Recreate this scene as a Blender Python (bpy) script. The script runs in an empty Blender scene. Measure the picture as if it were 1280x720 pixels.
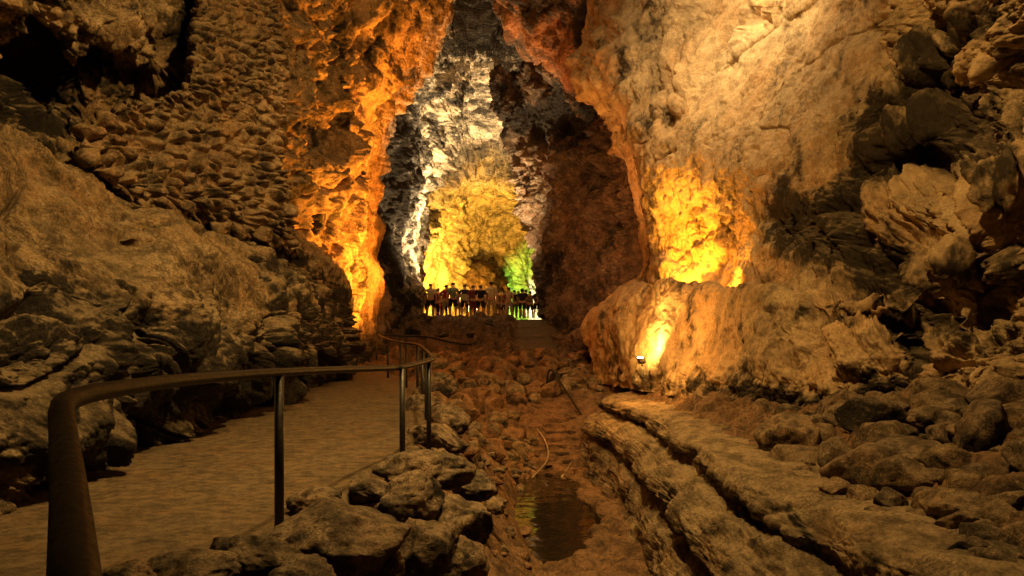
import bpy, bmesh, math, random
import numpy as np
from mathutils import Vector, Matrix, Euler
random.seed(7)
S = bpy.context.scene
COL = S.collection
CAMZ = 1.18; HZ = 433.0; F = 1000.0

# ------------------------------------------------------------------ helpers
def W(px, py, Y):
    return ((px-640.0)/F*Y, Y, CAMZ+(HZ-py)/F*Y)

def tag(o, label=None, cat=None, group=None, kind=None):
    if label: o['label'] = label
    if cat: o['category'] = cat
    if group: o['group'] = group
    if kind: o['kind'] = kind
    return o

def empty(name, loc, rz=0):
    o = bpy.data.objects.new(name, None); COL.objects.link(o)
    o.location = loc; o.rotation_euler = (0, 0, rz); o.empty_display_size = .2
    return o

# ---- vectorised gradient noise
def _hash(ix, iy, iz, seed):
    h = (ix.astype(np.uint32)*np.uint32(374761393)) ^ (iy.astype(np.uint32)*np.uint32(668265263)) ^ (iz.astype(np.uint32)*np.uint32(2147483647)) ^ np.uint32(seed*974711+13)
    h = (h ^ (h >> np.uint32(13)))*np.uint32(1274126177)
    h = (h ^ (h >> np.uint32(15)))*np.uint32(2246822519)
    return h ^ (h >> np.uint32(16))
_G = np.random.RandomState(3).normal(size=(256, 3)); _G = (_G/np.linalg.norm(_G, axis=1)[:, None]).astype(np.float32)
def perlin(p, seed=0):
    i = np.floor(p).astype(np.int32); f = (p-i).astype(np.float32)
    u = f*f*f*(f*(f*6-15)+10)
    out = 0
    for dx in (0, 1):
        wx = u[:, 0] if dx else 1-u[:, 0]
        for dy in (0, 1):
            wy = u[:, 1] if dy else 1-u[:, 1]
            for dz in (0, 1):
                wz = u[:, 2] if dz else 1-u[:, 2]
                g = _G[_hash(i[:, 0]+dx, i[:, 1]+dy, i[:, 2]+dz, seed) & 255]
                d = (f[:, 0]-dx)*g[:, 0]+(f[:, 1]-dy)*g[:, 1]+(f[:, 2]-dz)*g[:, 2]
                out = out + wx*wy*wz*d
    return out*1.5
def fbm(p, o=5, seed=0, g=.5):
    s = 0; a = 1
    for k in range(o):
        s = s+a*perlin(p*2.03**k+k*7.3, seed+k); a *= g
    return s
def billow(p, o=6, seed=0, g=.5):
    s = 0; a = 1
    for k in range(o):
        s = s+a*(np.abs(perlin(p*2.07**k+k*5.1, seed+k))*2-.45); a *= g
    return s
def vor(p, seed=0):
    i = np.floor(p).astype(np.int64); f = p-i
    d1 = np.full(len(p), 9.); d2 = d1.copy(); idv = np.zeros(len(p))
    for dx in (-1, 0, 1):
        for dy in (-1, 0, 1):
            for dz in (-1, 0, 1):
                h = _hash(i[:, 0]+dx, i[:, 1]+dy, i[:, 2]+dz, seed)
                ox = (h & 1023)/1023.; oy = ((h >> 10) & 1023)/1023.; oz = ((h >> 20) & 1023)/1023.
                d = np.sqrt((dx+ox-f[:, 0])**2+(dy+oy-f[:, 1])**2+(dz+oz-f[:, 2])**2)
                m = d < d1
                d2 = np.where(m, d1, np.minimum(d2, d)); idv = np.where(m, ox+oy-1, idv); d1 = np.where(m, d, d1)
    return d1, d2, idv
def sstep(a, b, x):
    t = np.clip((x-a)/(b-a), 0, 1); return t*t*(3-2*t)

def crom(C, n):
    """Catmull-Rom along axis 0 to n samples"""
    m = len(C); t = np.linspace(0, m-1, n); i = np.minimum(t.astype(int), m-2); f = (t-i)[:, None, None]
    g = lambda k: C[np.clip(k, 0, m-1)]
    a, b, c, d = g(i-1), g(i), g(i+1), g(i+2)
    return .5*((2*b)+(-a+c)*f+(2*a-5*b+4*c-d)*f*f+(-a+3*b-3*c+d)*f**3)

def mesh_grid(name, P, nu, nv, mat, attr=None, parent=None):
    pass
    idx = np.arange(nu*nv).reshape(nu, nv)
    q = np.stack([idx[:-1, :-1], idx[1:, :-1], idx[1:, 1:], idx[:-1, 1:]], -1).reshape(-1, 4)
    # face the camera
    a = P[q[:, 1]]-P[q[:, 0]]; b = P[q[:, 3]]-P[q[:, 0]]; n = np.cross(a, b)
    if (n*(np.array([0, 0, CAMZ])-P[q[:, 0]])).sum() < 0: q = q[:, ::-1]
    c = P.mean(0) if parent is None else np.zeros(3)
    me = bpy.data.meshes.new(name)
    me.vertices.add(len(P)); me.vertices.foreach_set('co', (P-c).astype(np.float32).ravel())
    me.loops.add(q.size); me.loops.foreach_set('vertex_index', q.astype(np.int32).ravel())
    me.polygons.add(len(q)); me.polygons.foreach_set('loop_start', np.arange(0, q.size, 4, dtype=np.int32))
    me.polygons.foreach_set('loop_total', np.full(len(q), 4, np.int32))
    me.polygons.foreach_set('use_smooth', np.ones(len(q), bool))
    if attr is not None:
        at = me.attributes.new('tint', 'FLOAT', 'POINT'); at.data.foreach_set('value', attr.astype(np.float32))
    me.update(calc_edges=True); me.materials.append(mat)
    o = bpy.data.objects.new(name, me); COL.objects.link(o); o.location = c
    if parent: o.parent = parent
    return o

def gauss(px, py, cx, cy, rx, ry, ang=0):
    a = math.radians(ang); dx = px-cx; dy = py-cy
    u = (dx*math.cos(a)+dy*math.sin(a))/rx; v = (-dx*math.sin(a)+dy*math.cos(a))/ry
    return np.exp(-(u*u+v*v))

def mass(name, rows, step, disp, mat, wrap='', push=(), tint=(), world=False, thick=.25, lim=900):
    C = np.array(rows, float)
    def ext(C, e, sgn, ax):     # roll the edge backwards, away from the eye
        a = e.copy(); b = e.copy(); c = e.copy()
        a[:, ax] += sgn*4; a[:, 2] *= 1.04
        b[:, ax] += sgn*3; b[:, 2] *= 1+thick*.5
        c[:, ax] -= sgn*2; c[:, 2] *= 1+thick
        return a, b, c
    if 'T' in wrap: a, b, c = ext(C, C[0], -1, 1); C = np.concatenate([[c, b, a], C])
    if 'B' in wrap: a, b, c = ext(C, C[-1], 1, 1); C = np.concatenate([C, [a, b, c]])
    T = C.transpose(1, 0, 2)
    if 'L' in wrap: a, b, c = ext(T, T[0], -1, 0); T = np.concatenate([[c, b, a], T])
    if 'R' in wrap: a, b, c = ext(T, T[-1], 1, 0); T = np.concatenate([T, [a, b, c]])
    C = T.transpose(1, 0, 2)
    # resample uniformly in picture length so vertices are spread evenly
    def pix(A):
        if not world: return A[..., :2]
        return np.stack([640+A[..., 0]/np.maximum(A[..., 1], .5)*F, HZ-(A[..., 2]-CAMZ)/np.maximum(A[..., 1], .5)*F], -1)
    def resample(C):
        D = crom(C, (len(C)-1)*14+1); p = pix(D)
        seg = np.linalg.norm(np.diff(p, axis=0), axis=-1)
        seg = np.minimum(np.median(seg, axis=1)+.3*np.percentile(seg, 85, axis=1)+.3, 60)
        s = np.concatenate([[0], np.cumsum(seg)]); n = int(min(lim, max(12, s[-1]/step)))
        t = np.interp(np.linspace(0, s[-1], n), s, np.arange(len(s))); i = np.minimum(t.astype(int), len(D)-2); f = (t-i)[:, None, None]
        return D[i]*(1-f)+D[i+1]*f
    G = resample(C); G = resample(G.transpose(1, 0, 2)[:, :, :]).transpose(1, 0, 2) if False else crom_cols(G, C, step, world, pix, lim)
    nu, nv = G.shape[:2]; A = G.reshape(-1, 3)
    if world:
        P = A.copy(); p2 = pix(A)
    else:
        p2 = A[:, :2]; Y = A[:, 2].copy()
        for (cx, cy, rx, ry, ang, am) in push: Y += am*gauss(p2[:, 0], p2[:, 1], cx, cy, rx, ry, ang)
        P = np.stack([(p2[:, 0]-640)/F*Y, Y, CAMZ+(HZ-p2[:, 1])/F*Y], -1)
    Q = P.reshape(nu, nv, 3); du = np.gradient(Q, axis=0); dv = np.gradient(Q, axis=1)
    N = np.cross(du, dv).reshape(-1, 3); N /= np.linalg.norm(N, axis=1)[:, None]+1e-9
    if (N*(np.array([0, 0, CAMZ])-P)).sum() < 0: N = -N
    h = disp(P, p2[:, 0], p2[:, 1])
    P2 = P+N*h[:, None]
    tv = np.zeros(len(P))
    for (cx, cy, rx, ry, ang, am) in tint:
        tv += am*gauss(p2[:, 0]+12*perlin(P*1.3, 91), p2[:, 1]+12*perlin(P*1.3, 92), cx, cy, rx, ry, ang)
    return mesh_grid(name, P2, nu, nv, mat, tv)

def crom_cols(G, C, step, world, pix, lim):
    T = G.transpose(1, 0, 2); D = crom(T, (len(T)-1)*14+1); p = pix(D)
    seg = np.linalg.norm(np.diff(p, axis=0), axis=-1)
    seg = np.minimum(np.median(seg, axis=1)+.3*np.percentile(seg, 85, axis=1)+.3, 60)
    s = np.concatenate([[0], np.cumsum(seg)]); n = int(min(lim, max(12, s[-1]/step)))
    t = np.interp(np.linspace(0, s[-1], n), s, np.arange(len(s))); i = np.minimum(t.astype(int), len(D)-2); f = (t-i)[:, None, None]
    return (D[i]*(1-f)+D[i+1]*f).transpose(1, 0, 2)

# ------------------------------------------------------------------ materials
class NT:
    def __init__(s, name):
        s.m = bpy.data.materials.new(name); s.m.use_nodes = True; s.t = s.m.node_tree; s.t.nodes.clear()
        s.out = s.n('ShaderNodeOutputMaterial'); s.b = s.n('ShaderNodeBsdfPrincipled')
        s.l(s.b.outputs[0], s.out.inputs[0])
    def n(s, ty, **kw):
        nd = s.t.nodes.new(ty)
        for k, v in kw.items():
            if hasattr(nd, k) and not k.startswith('i_'): setattr(nd, k, v)
        return nd
    def l(s, a, b): s.t.links.new(a, b)
    def pos(s, sc=(1, 1, 1), rot=(0, 0, 0)):
        g = s.n('ShaderNodeNewGeometry'); m = s.n('ShaderNodeMapping'); m.inputs['Scale'].default_value = sc; m.inputs['Rotation'].default_value = rot
        s.l(g.outputs['Position'], m.inputs[0]); return m.outputs[0]
    def noise(s, v, scale, detail=6, rough=.55, dist=0):
        nd = s.n('ShaderNodeTexNoise'); nd.inputs['Scale'].default_value = scale; nd.inputs['Detail'].default_value = detail
        nd.inputs['Roughness'].default_value = rough; nd.inputs['Distortion'].default_value = dist; s.l(v, nd.inputs['Vector']); return nd.outputs[0]
    def ramp(s, f, a, b, lo=0., hi=1.):
        nd = s.n('ShaderNodeMapRange'); nd.interpolation_type = 'SMOOTHSTEP'
        nd.inputs[1].default_value = a; nd.inputs[2].default_value = b; nd.inputs[3].default_value = lo; nd.inputs[4].default_value = hi
        s.l(f, nd.inputs[0]); return nd.outputs[0]
    def mth(s, op, a, b=None, c=None):
        nd = s.n('ShaderNodeMath', operation=op)
        for i, x in enumerate((a, b, c)):
            if x is None: continue
            if isinstance(x, (int, float)): nd.inputs[i].default_value = x
            else: s.l(x, nd.inputs[i])
        return nd.outputs[0]
    def mix(s, f, a, b):
        nd = s.n('ShaderNodeMix', data_type='RGBA')
        if isinstance(f, (int, float)): nd.inputs[0].default_value = f
        else: s.l(f, nd.inputs[0])
        for i, x in ((6, a), (7, b)):
            if isinstance(x, tuple): nd.inputs[i].default_value = (*x, 1)
            else: s.l(x, nd.inputs[i])
        return nd.outputs[2]

def rock_mat(name, base, dark, pale, k=1.0, bias=0.0, dust=.5, pal=.5, bump=.5, aniso=(1, 1, 1), rot=(0, 0, 0), gloss=.3, bd=.05, micro=1.0, splo=.38):
    """k = feature frequency (1/m); bias > 0 more dark lava; dust = pale dust lying on upward faces"""
    m = NT(name); v = m.pos(); va = m.pos(aniso, rot)
    at = m.n('ShaderNodeAttribute', attribute_name='tint').outputs['Fac']
    n1 = m.noise(va, .9*k, 9, .64, .25); n2 = m.noise(va, 4.5*k, 9, .66, .15); n3 = m.noise(v, 14*k, 6, .6)
    g = m.n('ShaderNodeNewGeometry'); sp = m.n('ShaderNodeSeparateXYZ'); m.l(g.outputs['Normal'], sp.inputs[0])
    up = sp.outputs[2]
    f = m.mth('ADD', m.mth('MULTIPLY', n1, .62), m.mth('MULTIPLY', n2, .38))
    f = m.mth('ADD', f, m.mth('MULTIPLY', up, .10*dust))
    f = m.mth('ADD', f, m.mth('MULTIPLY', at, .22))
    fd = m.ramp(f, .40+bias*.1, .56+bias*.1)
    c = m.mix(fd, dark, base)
    # mid-scale colour drift so nothing is one flat tone
    dr = m.noise(v, .5*k, 5, .6); c2 = m.mix(m.ramp(dr, .35, .7), base, tuple(x*y for x, y in zip(base, (1.15, .92, .72))))
    c = m.mix(m.mth('MULTIPLY', fd, .7), c, c2)
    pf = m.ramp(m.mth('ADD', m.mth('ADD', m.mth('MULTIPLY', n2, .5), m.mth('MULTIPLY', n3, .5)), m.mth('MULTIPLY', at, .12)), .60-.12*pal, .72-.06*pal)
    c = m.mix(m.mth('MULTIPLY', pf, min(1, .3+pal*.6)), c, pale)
    df = m.mth('MULTIPLY', m.ramp(m.mth('ADD', up, m.mth('MULTIPLY', m.mth('SUBTRACT', n2, .5), 1.6)), .25, .95), dust)
    c = m.mix(df, c, tuple(.55*a+.45*b for a, b in zip(base, pale)))
    sp_ = m.mth('MULTIPLY', m.ramp(m.noise(v, 60*k, 3, .7), .3, .7, .8, 1.15), m.ramp(m.noise(va, 2.3*k, 12, .76, .1), .38, .60, splo, 1.3))
    grit = m.ramp(m.noise(v, 24*k, 6, .74, .1), .36, .62, .42+.4*(micro > 1.5)+.3*(micro == .8), 1.42-.2*(micro == .8))
    gm = m.ramp(m.noise(v, 1.1*k, 4, .6), .35, .62, .25, 1.0)
    sp_ = m.mth('MULTIPLY', sp_, m.mth('ADD', m.mth('MULTIPLY', grit, gm), m.mth('SUBTRACT', 1.0, gm)))
    mv = m.n('ShaderNodeMix', data_type='RGBA', blend_type='MULTIPLY'); mv.inputs[0].default_value = 1
    m.l(c, mv.inputs[6]); cb = m.n('ShaderNodeCombineXYZ')
    for i in range(3): m.l(sp_, cb.inputs[i])
    m.l(cb.outputs[0], mv.inputs[7]); m.l(mv.outputs[2], m.b.inputs['Base Color'])
    m.l(m.ramp(n3, .35, .65, .95, 1-gloss), m.b.inputs['Roughness'])
    m.b.inputs['Specular IOR Level'].default_value = .35
    # bump
    b1 = m.noise(va, 6*k, 12, .72, .12)
    vo = m.n('ShaderNodeTexVoronoi'); vo.inputs['Scale'].default_value = 16*k; m.l(va, vo.inputs['Vector'])
    b2 = m.noise(v, 45*k, 5, .65)
    h = m.mth('ADD', m.mth('MULTIPLY', b1, 1.0), m.mth('ADD', m.mth('MULTIPLY', vo.outputs[0], .22), m.mth('MULTIPLY', b2, .34*micro)))
    bn = m.n('ShaderNodeBump'); bn.inputs['Strength'].default_value = bump; bn.inputs['Distance'].default_value = bd*2.2/k
    m.l(h, bn.inputs['Height']); m.l(bn.outputs[0], m.b.inputs['Normal'])
    return m.m

def plain(name, col, rough=.6, metal=0, bump=0, scale=40, var=.25, spec=.5):
    m = NT(name); v = m.pos(); n = m.noise(v, scale, 6, .6); n2 = m.noise(v, scale*.12, 4, .6)
    f = m.mth('ADD', m.mth('MULTIPLY', n, .5), m.mth('MULTIPLY', n2, .5))
    c = m.mix(m.ramp(f, .3, .7), tuple(x*(1-var) for x in col), tuple(min(1, x*(1+var)) for x in col))
    m.l(c, m.b.inputs['Base Color']); m.b.inputs['Metallic'].default_value = metal
    m.l(m.ramp(n, .3, .7, rough-.1, rough+.12), m.b.inputs['Roughness']); m.b.inputs['Specular IOR Level'].default_value = spec
    if bump:
        bn = m.n('ShaderNodeBump'); bn.inputs['Strength'].default_value = bump; bn.inputs['Distance'].default_value = .01
        m.l(n, bn.inputs['Height']); m.l(bn.outputs[0], m.b.inputs['Normal'])
    return m.m

def emis(name, col, st):
    m = NT(name); m.b.inputs['Base Color'].default_value = (*col, 1); m.b.inputs['Emission Color'].default_value = (*col, 1)
    m.b.inputs['Emission Strength'].default_value = st; return m.m

TAN = (.36, .25, .15); DK = (.022, .017, .013); PALE = (.52, .42, .29)
M_left = rock_mat('brown_lava_rock', (.29, .21, .12), DK, (.46, .37, .25), k=1.25, bias=.3, dust=.6, pal=.45, bump=1.0, gloss=.45)
M_leftup = rock_mat('upper_lava_rock', (.29, .21, .125), DK, (.5, .41, .28), k=1.1, bias=-.1, dust=.5, pal=.4, bump=.7)
M_masonry = rock_mat('masonry_stone', (.23, .165, .10), (.04, .03, .02), (.42, .34, .23), k=2.2, bias=-.2, dust=.5, pal=.3, bump=.7)
M_right = rock_mat('smooth_cave_wall', (.40, .30, .19), (.13, .09, .055), (.58, .48, .33), k=1.0, bias=-.5, dust=.3, pal=.4, bump=.5, aniso=(1.3, .9, .55), rot=(0, .7, 0))
M_rough = rock_mat('rough_lava_wall', (.33, .25, .155), (.018, .014, .011), (.56, .47, .33), k=1.25, bias=.35, dust=.55, pal=.6, bump=.9, gloss=.5)
M_orange = rock_mat('buttress_rock', (.40, .28, .17), (.03, .022, .016), (.6, .5, .36), k=.55, bias=.0, dust=.2, pal=.5, bump=.8, aniso=(1, 1, .5))
M_vault = rock_mat('vault_rock', (.42, .37, .29), (.03, .025, .022), (.62, .57, .47), k=.6, bias=.55, dust=0, pal=.7, bump=1.0, aniso=(.45, 1, 1.3), gloss=.45)
M_back = rock_mat('chamber_rock', (.46, .36, .23), (.12, .08, .05), (.6, .5, .36), k=.25, bias=-.4, dust=.1, pal=.4, bump=.7)
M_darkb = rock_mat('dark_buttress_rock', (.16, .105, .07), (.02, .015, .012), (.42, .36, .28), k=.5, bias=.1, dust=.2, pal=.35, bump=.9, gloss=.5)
M_redlit = rock_mat('redlit_ceiling_rock', (.30, .13, .05), (.035, .02, .012), (.42, .24, .12), k=.55, bias=.1, dust=.1, pal=.3, bump=.8)  # reddish lamp light on this lobe is put into the base colour
M_floor = rock_mat('cave_earth', (.15, .08, .04), (.035, .022, .015), (.36, .25, .15), k=1.4, bias=-.2, dust=.5, pal=.2, bump=.7)
M_sand0 = rock_mat('sandy_floor', (.34, .23, .13), (.10, .07, .045), (.46, .35, .22), k=1.6, bias=-.4, dust=.6, pal=.2, bump=.5)
M_bench = rock_mat('bench_lava', (.29, .21, .125), DK, (.46, .38, .26), k=1.6, bias=.15, dust=.7, pal=.5, bump=1.0, aniso=(1, .55, 1), gloss=.45)
M_bould = rock_mat('boulder_rock', (.20, .145, .095), (.03, .023, .018), (.42, .34, .23), k=2.4, bias=.45, dust=.35, pal=.45, bump=.85)
M_rubble = rock_mat('rubble_rock', (.23, .165, .10), (.05, .036, .025), (.42, .33, .22), k=2.6, bias=.05, dust=.4, pal=.45, bump=1.0)
M_red = rock_mat('reddish_rubble_rock', (.19, .105, .055), (.045, .028, .018), (.40, .28, .17), k=1.6, bias=-.1, dust=.4, pal=.25, bump=.7)
M_path = rock_mat('footpath_concrete', (.11, .082, .05), (.065, .048, .03), (.18, .14, .09), k=4, bias=0, dust=0, pal=.25, bump=.3, micro=2, splo=.6)
M_steel = plain('painted_dark_steel', (.02, .018, .016), .45, 0, .15, 60, .35)
M_bronze = plain('worn_steel_rail', (.02, .016, .012), .5, 0, .06, 70, .45, .12)
M_pale = plain('pale_metal', (.5, .45, .36), .35, .6)

# ------------------------------------------------------------------ ground
def lerp_tab(y, tab):
    a = np.array(tab); return np.interp(y, a[:, 0], a[:, 1])
XE = [(0, -2.0), (4.6, -1.62), (7, -1.25), (9.7, -1.15), (14, -1.45), (18, -1.9), (22, -2.9), (26, -4.2), (31, -6.5), (90, -9)]
ZT = [(0, -1.0), (6, -1.25), (9, -1.38), (10.6, -1.44), (17, -1.46), (20.5, -.6), (24, .02), (38, 2.3), (39.5, 2.45), (40.3, 2.66), (95, 2.66)]
def pathz(y): return .02*np.maximum(y-6, 0)
def floor_z(x, y):
    xe = lerp_tab(y, XE); zt = lerp_tab(y, ZT); pz = pathz(y)
    t = sstep(0, 1, (x-xe)/(np.maximum(.30-xe, .6)))
    t2 = np.clip((x-xe)/np.maximum(.30-xe, .6), 0, 1)
    hi = pz-.12; far = sstep(21, 27, y)
    z = hi*(1-(.6*t+.4*t2))+zt*(.6*t+.4*t2)
    z = np.where(x < xe, hi, z)
    # beyond the pit the whole floor climbs to the terrace
    zf = np.maximum(zt, 0)+.25*perlin(np.stack([x*.5, y*.5, 0*x], -1), 4)*(y < 39)
    z = z*(1-far)+np.where(x < xe-.5, np.maximum(pz-.12, zt-.0) if True else z, zf)*far
    # basin of the pool
    e = ((x-.60)/(.66+.12*np.sin(y*2.1)))**2+((y-13.4)/3.5)**2
    z = z-.26*sstep(1.5, .35, e)
    # right hand bank behind the bench
    bx = 2.15+.15*np.sin(y*.5)
    r = sstep(bx-.1, bx+.35, x)
    zb = .0+.30*np.clip(x-2.7, 0, 3)*sstep(24, 14, y)-.04
    near = sstep(21.5, 19.5, y)
    z = z*(1-r*near)+zb*r*near
    return z
def hit(px, py, y0=2.5, y1=60):
    Y = np.geomspace(y0, y1, 900); x = (px-640)/F*Y; z = CAMZ+(HZ-py)/F*Y; fz = floor_z(x, Y)
    k = np.argmax(z <= fz); return (float(x[k]), float(Y[k]), float(fz[k]))

def build_floor():
    u = np.linspace(-.85, .85, 640); yy = np.geomspace(1.6, 90, 640)
    U, Yg = np.meshgrid(u, yy, indexing='ij'); X = U*Yg; x = X.ravel(); y = Yg.ravel(); z = floor_z(x, y)
    P = np.stack([x, y, z], -1)
    q = P*np.array([1, 1, .3])
    inpit = sstep(-.1, .5, x-lerp_tab(y, XE))
    h = .10*billow(q*1.6, 5, 11)*inpit+.02*fbm(q*6, 3, 5)
    d1, d2, idv = vor(q*2.6+.3*perlin(q*2, 8)[:, None], 21)
    blk = sstep(.02, .35, d2-d1)*(.10+.10*idv)
    rub = inpit*(sstep(15, 18, y)*sstep(.95, .3, x)+sstep(2.7, 3.3, x))
    h = h+blk*np.clip(rub, 0, 1)*sstep(45, 36, y)*1.2
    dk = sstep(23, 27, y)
    h = h+dk*sstep(40, 38, y)*.35*billow(q*.9, 5, 31)
    # keep the climbing ramp clear
    ramp = sstep(.3, .0, np.abs(x-(.78+(y-24)*.03))-(.66+(y-24)*.02))*sstep(21, 24, y)
    h = h*(1-ramp)-.12*ramp
    P[:, 2] += h
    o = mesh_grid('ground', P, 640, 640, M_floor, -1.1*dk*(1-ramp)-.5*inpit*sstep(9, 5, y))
    tag(o, kind='structure')
build_floor()

def strip(name, ys, xl, xr, zf, mat, n=40, amp=.01):
    ys = np.asarray(ys); t = np.linspace(0, 1, n)
    X = xl(ys)[:, None]*(1-t)+xr(ys)[:, None]*t; Yg = np.repeat(ys[:, None], n, 1); Z = zf(X, Yg)
    P = np.stack([X, Yg, Z], -1).reshape(-1, 3); P[:, 2] += amp*fbm(P*1.3, 4, 3)
    # drop the outer edges for thickness
    idx = np.arange(len(P)).reshape(len(ys), n); P[idx[:, 0], 2] -= .15; P[idx[:, -1], 2] -= .15
    o = mesh_grid(name, P, len(ys), n, mat, np.zeros(len(P))); return tag(o, kind='structure')
wob = lambda y: .07*np.sin(y*2.3)+.05*np.sin(y*5.1)
strip('footpath', np.geomspace(.6, 31, 260), lambda y: np.interp(y, [0, 6, 10, 16, 25, 31], [-6, -7, -8, -8.5, -11, -14]), lambda y: lerp_tab(y, XE)+wob(y), lambda X, Yy: pathz(Yy), M_path, 120)
strip('ramp', np.linspace(23.2, 39.6, 200), lambda y: .12+(y-24)*.012+.3*wob(y), lambda y: 1.44+(y-24)*.055+.3*wob(y*1.3), lambda X, Yy: lerp_tab(Yy, ZT)+.03-.05*np.minimum(np.mod(Yy*.33, 1)*3, 1), M_path, 30)

# ------------------------------------------------------------------ water
w = NT('pool_water'); w.b.inputs['Base Color'].default_value = (.02, .015, .008, 1); w.b.inputs['Roughness'].default_value = .02
w.b.inputs['IOR'].default_value = 1.33; w.b.inputs['Transmission Weight'].default_value = 0; w.b.inputs['Specular IOR Level'].default_value = .9
nv = w.noise(w.pos(), 2.2, 2, .5); bn = w.n('ShaderNodeBump'); bn.inputs['Strength'].default_value = 1; bn.inputs['Distance'].default_value = .011
w.l(nv, bn.inputs['Height']); w.l(bn.outputs[0], w.b.inputs['Normal'])
P = np.array([[x, y, -1.50] for x in np.linspace(-.2, 2.0, 12) for y in np.linspace(9.5, 17.6, 24)], float)
o = mesh_grid('water', P, 12, 24, w.m); tag(o, kind='structure')

# ------------------------------------------------------------------ rock masses
def col_rows(cols, ts, prof):
    """cols: (px, topy, boty, topY, midY, botY); rows at ts with bulge profile prof(t) = (w_top, w_mid, w_bot)"""
    R = []
    for t, (a, b, c) in zip(ts, prof):
        R.append([(px, ty+(by-ty)*t, a*tY+b*mY+c*bY) for (px, ty, by, tY, mY, bY) in cols])
    return R
# A: overhanging outcrop at the left
colsA = [(-420, 170, 900, 5, 3.2, 3.4), (-200, 185, 790, 6.8, 4.4, 4.6), (-60, 193, 680, 8.2, 5.3, 5.2), (60, 205, 628, 9.8, 6.4, 6.6), (160, 224, 590, 11.5, 7.8, 8.2),
         (250, 250, 560, 13.5, 9.6, 10.2), (325, 280, 530, 15.5, 11.6, 13.5), (385, 320, 500, 18, 14.5, 18), (428, 372, 478, 21, 19, 22)]
ts = [-.03, 0, .12, .27, .42, .56, .68, .80, .90, 1.0, 1.07]
pf = [(1.15, 0, 0), (1, 0, 0), (.75, .25, 0), (.38, .62, 0), (.1, .9, 0), (0, 1, 0), (0, 1.0, 0), (0, .82, .2), (0, .42, .62), (0, 0, 1.03), (0, 0, 1.04)]
def dA(P, px, py):
    q = P*np.array([1, 1, 1.1])
    w_ = np.stack([perlin(q*.6, 1), perlin(q*.6, 2), perlin(q*.6, 3)], -1)
    rough = .12+.78*sstep(310, 450, py+.15*(px-200))
    flow = fbm(P*np.array([.7, .7, 2.2])+w_*.5, 4, 17)
    cr = np.abs(perlin(q*.9+w_*.8, 71))
    return .45*fbm(q*.45, 3, 6)+.27*rough*billow(q*1.0+w_*.4, 7, 9, .46)+.07*flow-.16*sstep(.07, 0, cr)+.03*billow(q*5, 4, 19)
A = mass('rock_outcrop', col_rows(colsA, ts, pf), 1.7, dA, M_left, 'R', push=[
    (285, 283, 55, 17, 22, 1.5), (350, 325, 45, 18, 40, 1.6), (150, 300, 50, 9, 20, .35), (200, 330, 30, 60, 10, -.35), (330, 420, 40, 50, 20, -.5), (170, 440, 22, 50, 15, .5),
    (300, 515, 50, 18, -15, .8), (80, 380, 40, 25, 0, .35), (400, 400, 25, 30, 0, .4), (240, 380, 26, 40, -25, .35)],
    tint=[(290, 285, 60, 20, 22, -1.0), (350, 330, 40, 20, 40, -.9), (60, 400, 90, 35, 0, -.8), (120, 500, 170, 65, 0, -2.0), (110, 260, 140, 45, 12, .6), (300, 380, 50, 30, 0, .3), (390, 430, 50, 40, 0, -.9), (310, 500, 90, 35, -15, -.9), (190, 440, 60, 30, 0, -.5), (40, 600, 60, 40, 0, .2)])  # dark tints below put the shade of the undercut into the colour
tag(A, 'big dusty brown overhanging rock mass beside the footpath, dark and undercut below', 'rock outcrop')

# B: upper left wall
rb = []
for py, sh in ((-420, -6.0), (-250, -3.5), (-120, -1.5), (0, 0), (60, .6), (120, 1.0), (180, .8), (240, 1.2), (300, 3), (350, 4.5)):
    rb.append([(px, py+(px*.08 if px > 0 else 0), Y+sh) for px, Y in ((-420, 4.5), (-220, 6.5), (-60, 8.4), (60, 10.2), (150, 12), (240, 14), (320, 16.5), (380, 19.5), (450, 24))])
def dB(P, px, py):
    w_ = np.stack([perlin(P*.5, 1), perlin(P*.5, 2), perlin(P*.5, 3)], -1)
    cr = np.abs(perlin(P*.55+w_*.6, 73))
    return .55*fbm(P*.4, 3, 26)+.36*billow(P*.9+w_*.6, 7, 29, .5)-.35*sstep(.05, 0, cr)+.03*billow(P*7, 2, 13)
B = mass('cave_wall_left', rb, 1.9, dB, M_leftup, '', push=[(52, 140, 42, 48, 0, 1.4), (30, 90, 35, 30, 0, 1.0), (125, 78, 8, 10, 0, 1.2), (160, 100, 28, 5, 33, .45), (205, 122, 30, 5, 15, .4), (185, 70, 70, 24, 35, -.9), (235, 35, 40, 12, 30, .2), (100, 215, 90, 12, 12, 1.0), (200, 25, 25, 15, 0, -.8)],
    tint=[(50, 140, 48, 50, 0, -1.1), (25, 90, 35, 30, 0, -.8), (190, 70, 70, 28, 35, .8), (230, 35, 40, 14, 30, -.6), (100, 20, 70, 20, 0, .3), (125, 78, 10, 10, 0, -1), (30, 20, 40, 20, 0, -.2)])  # dark tints paint shade into the hollow and the holes
tag(B, kind='structure')

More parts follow.
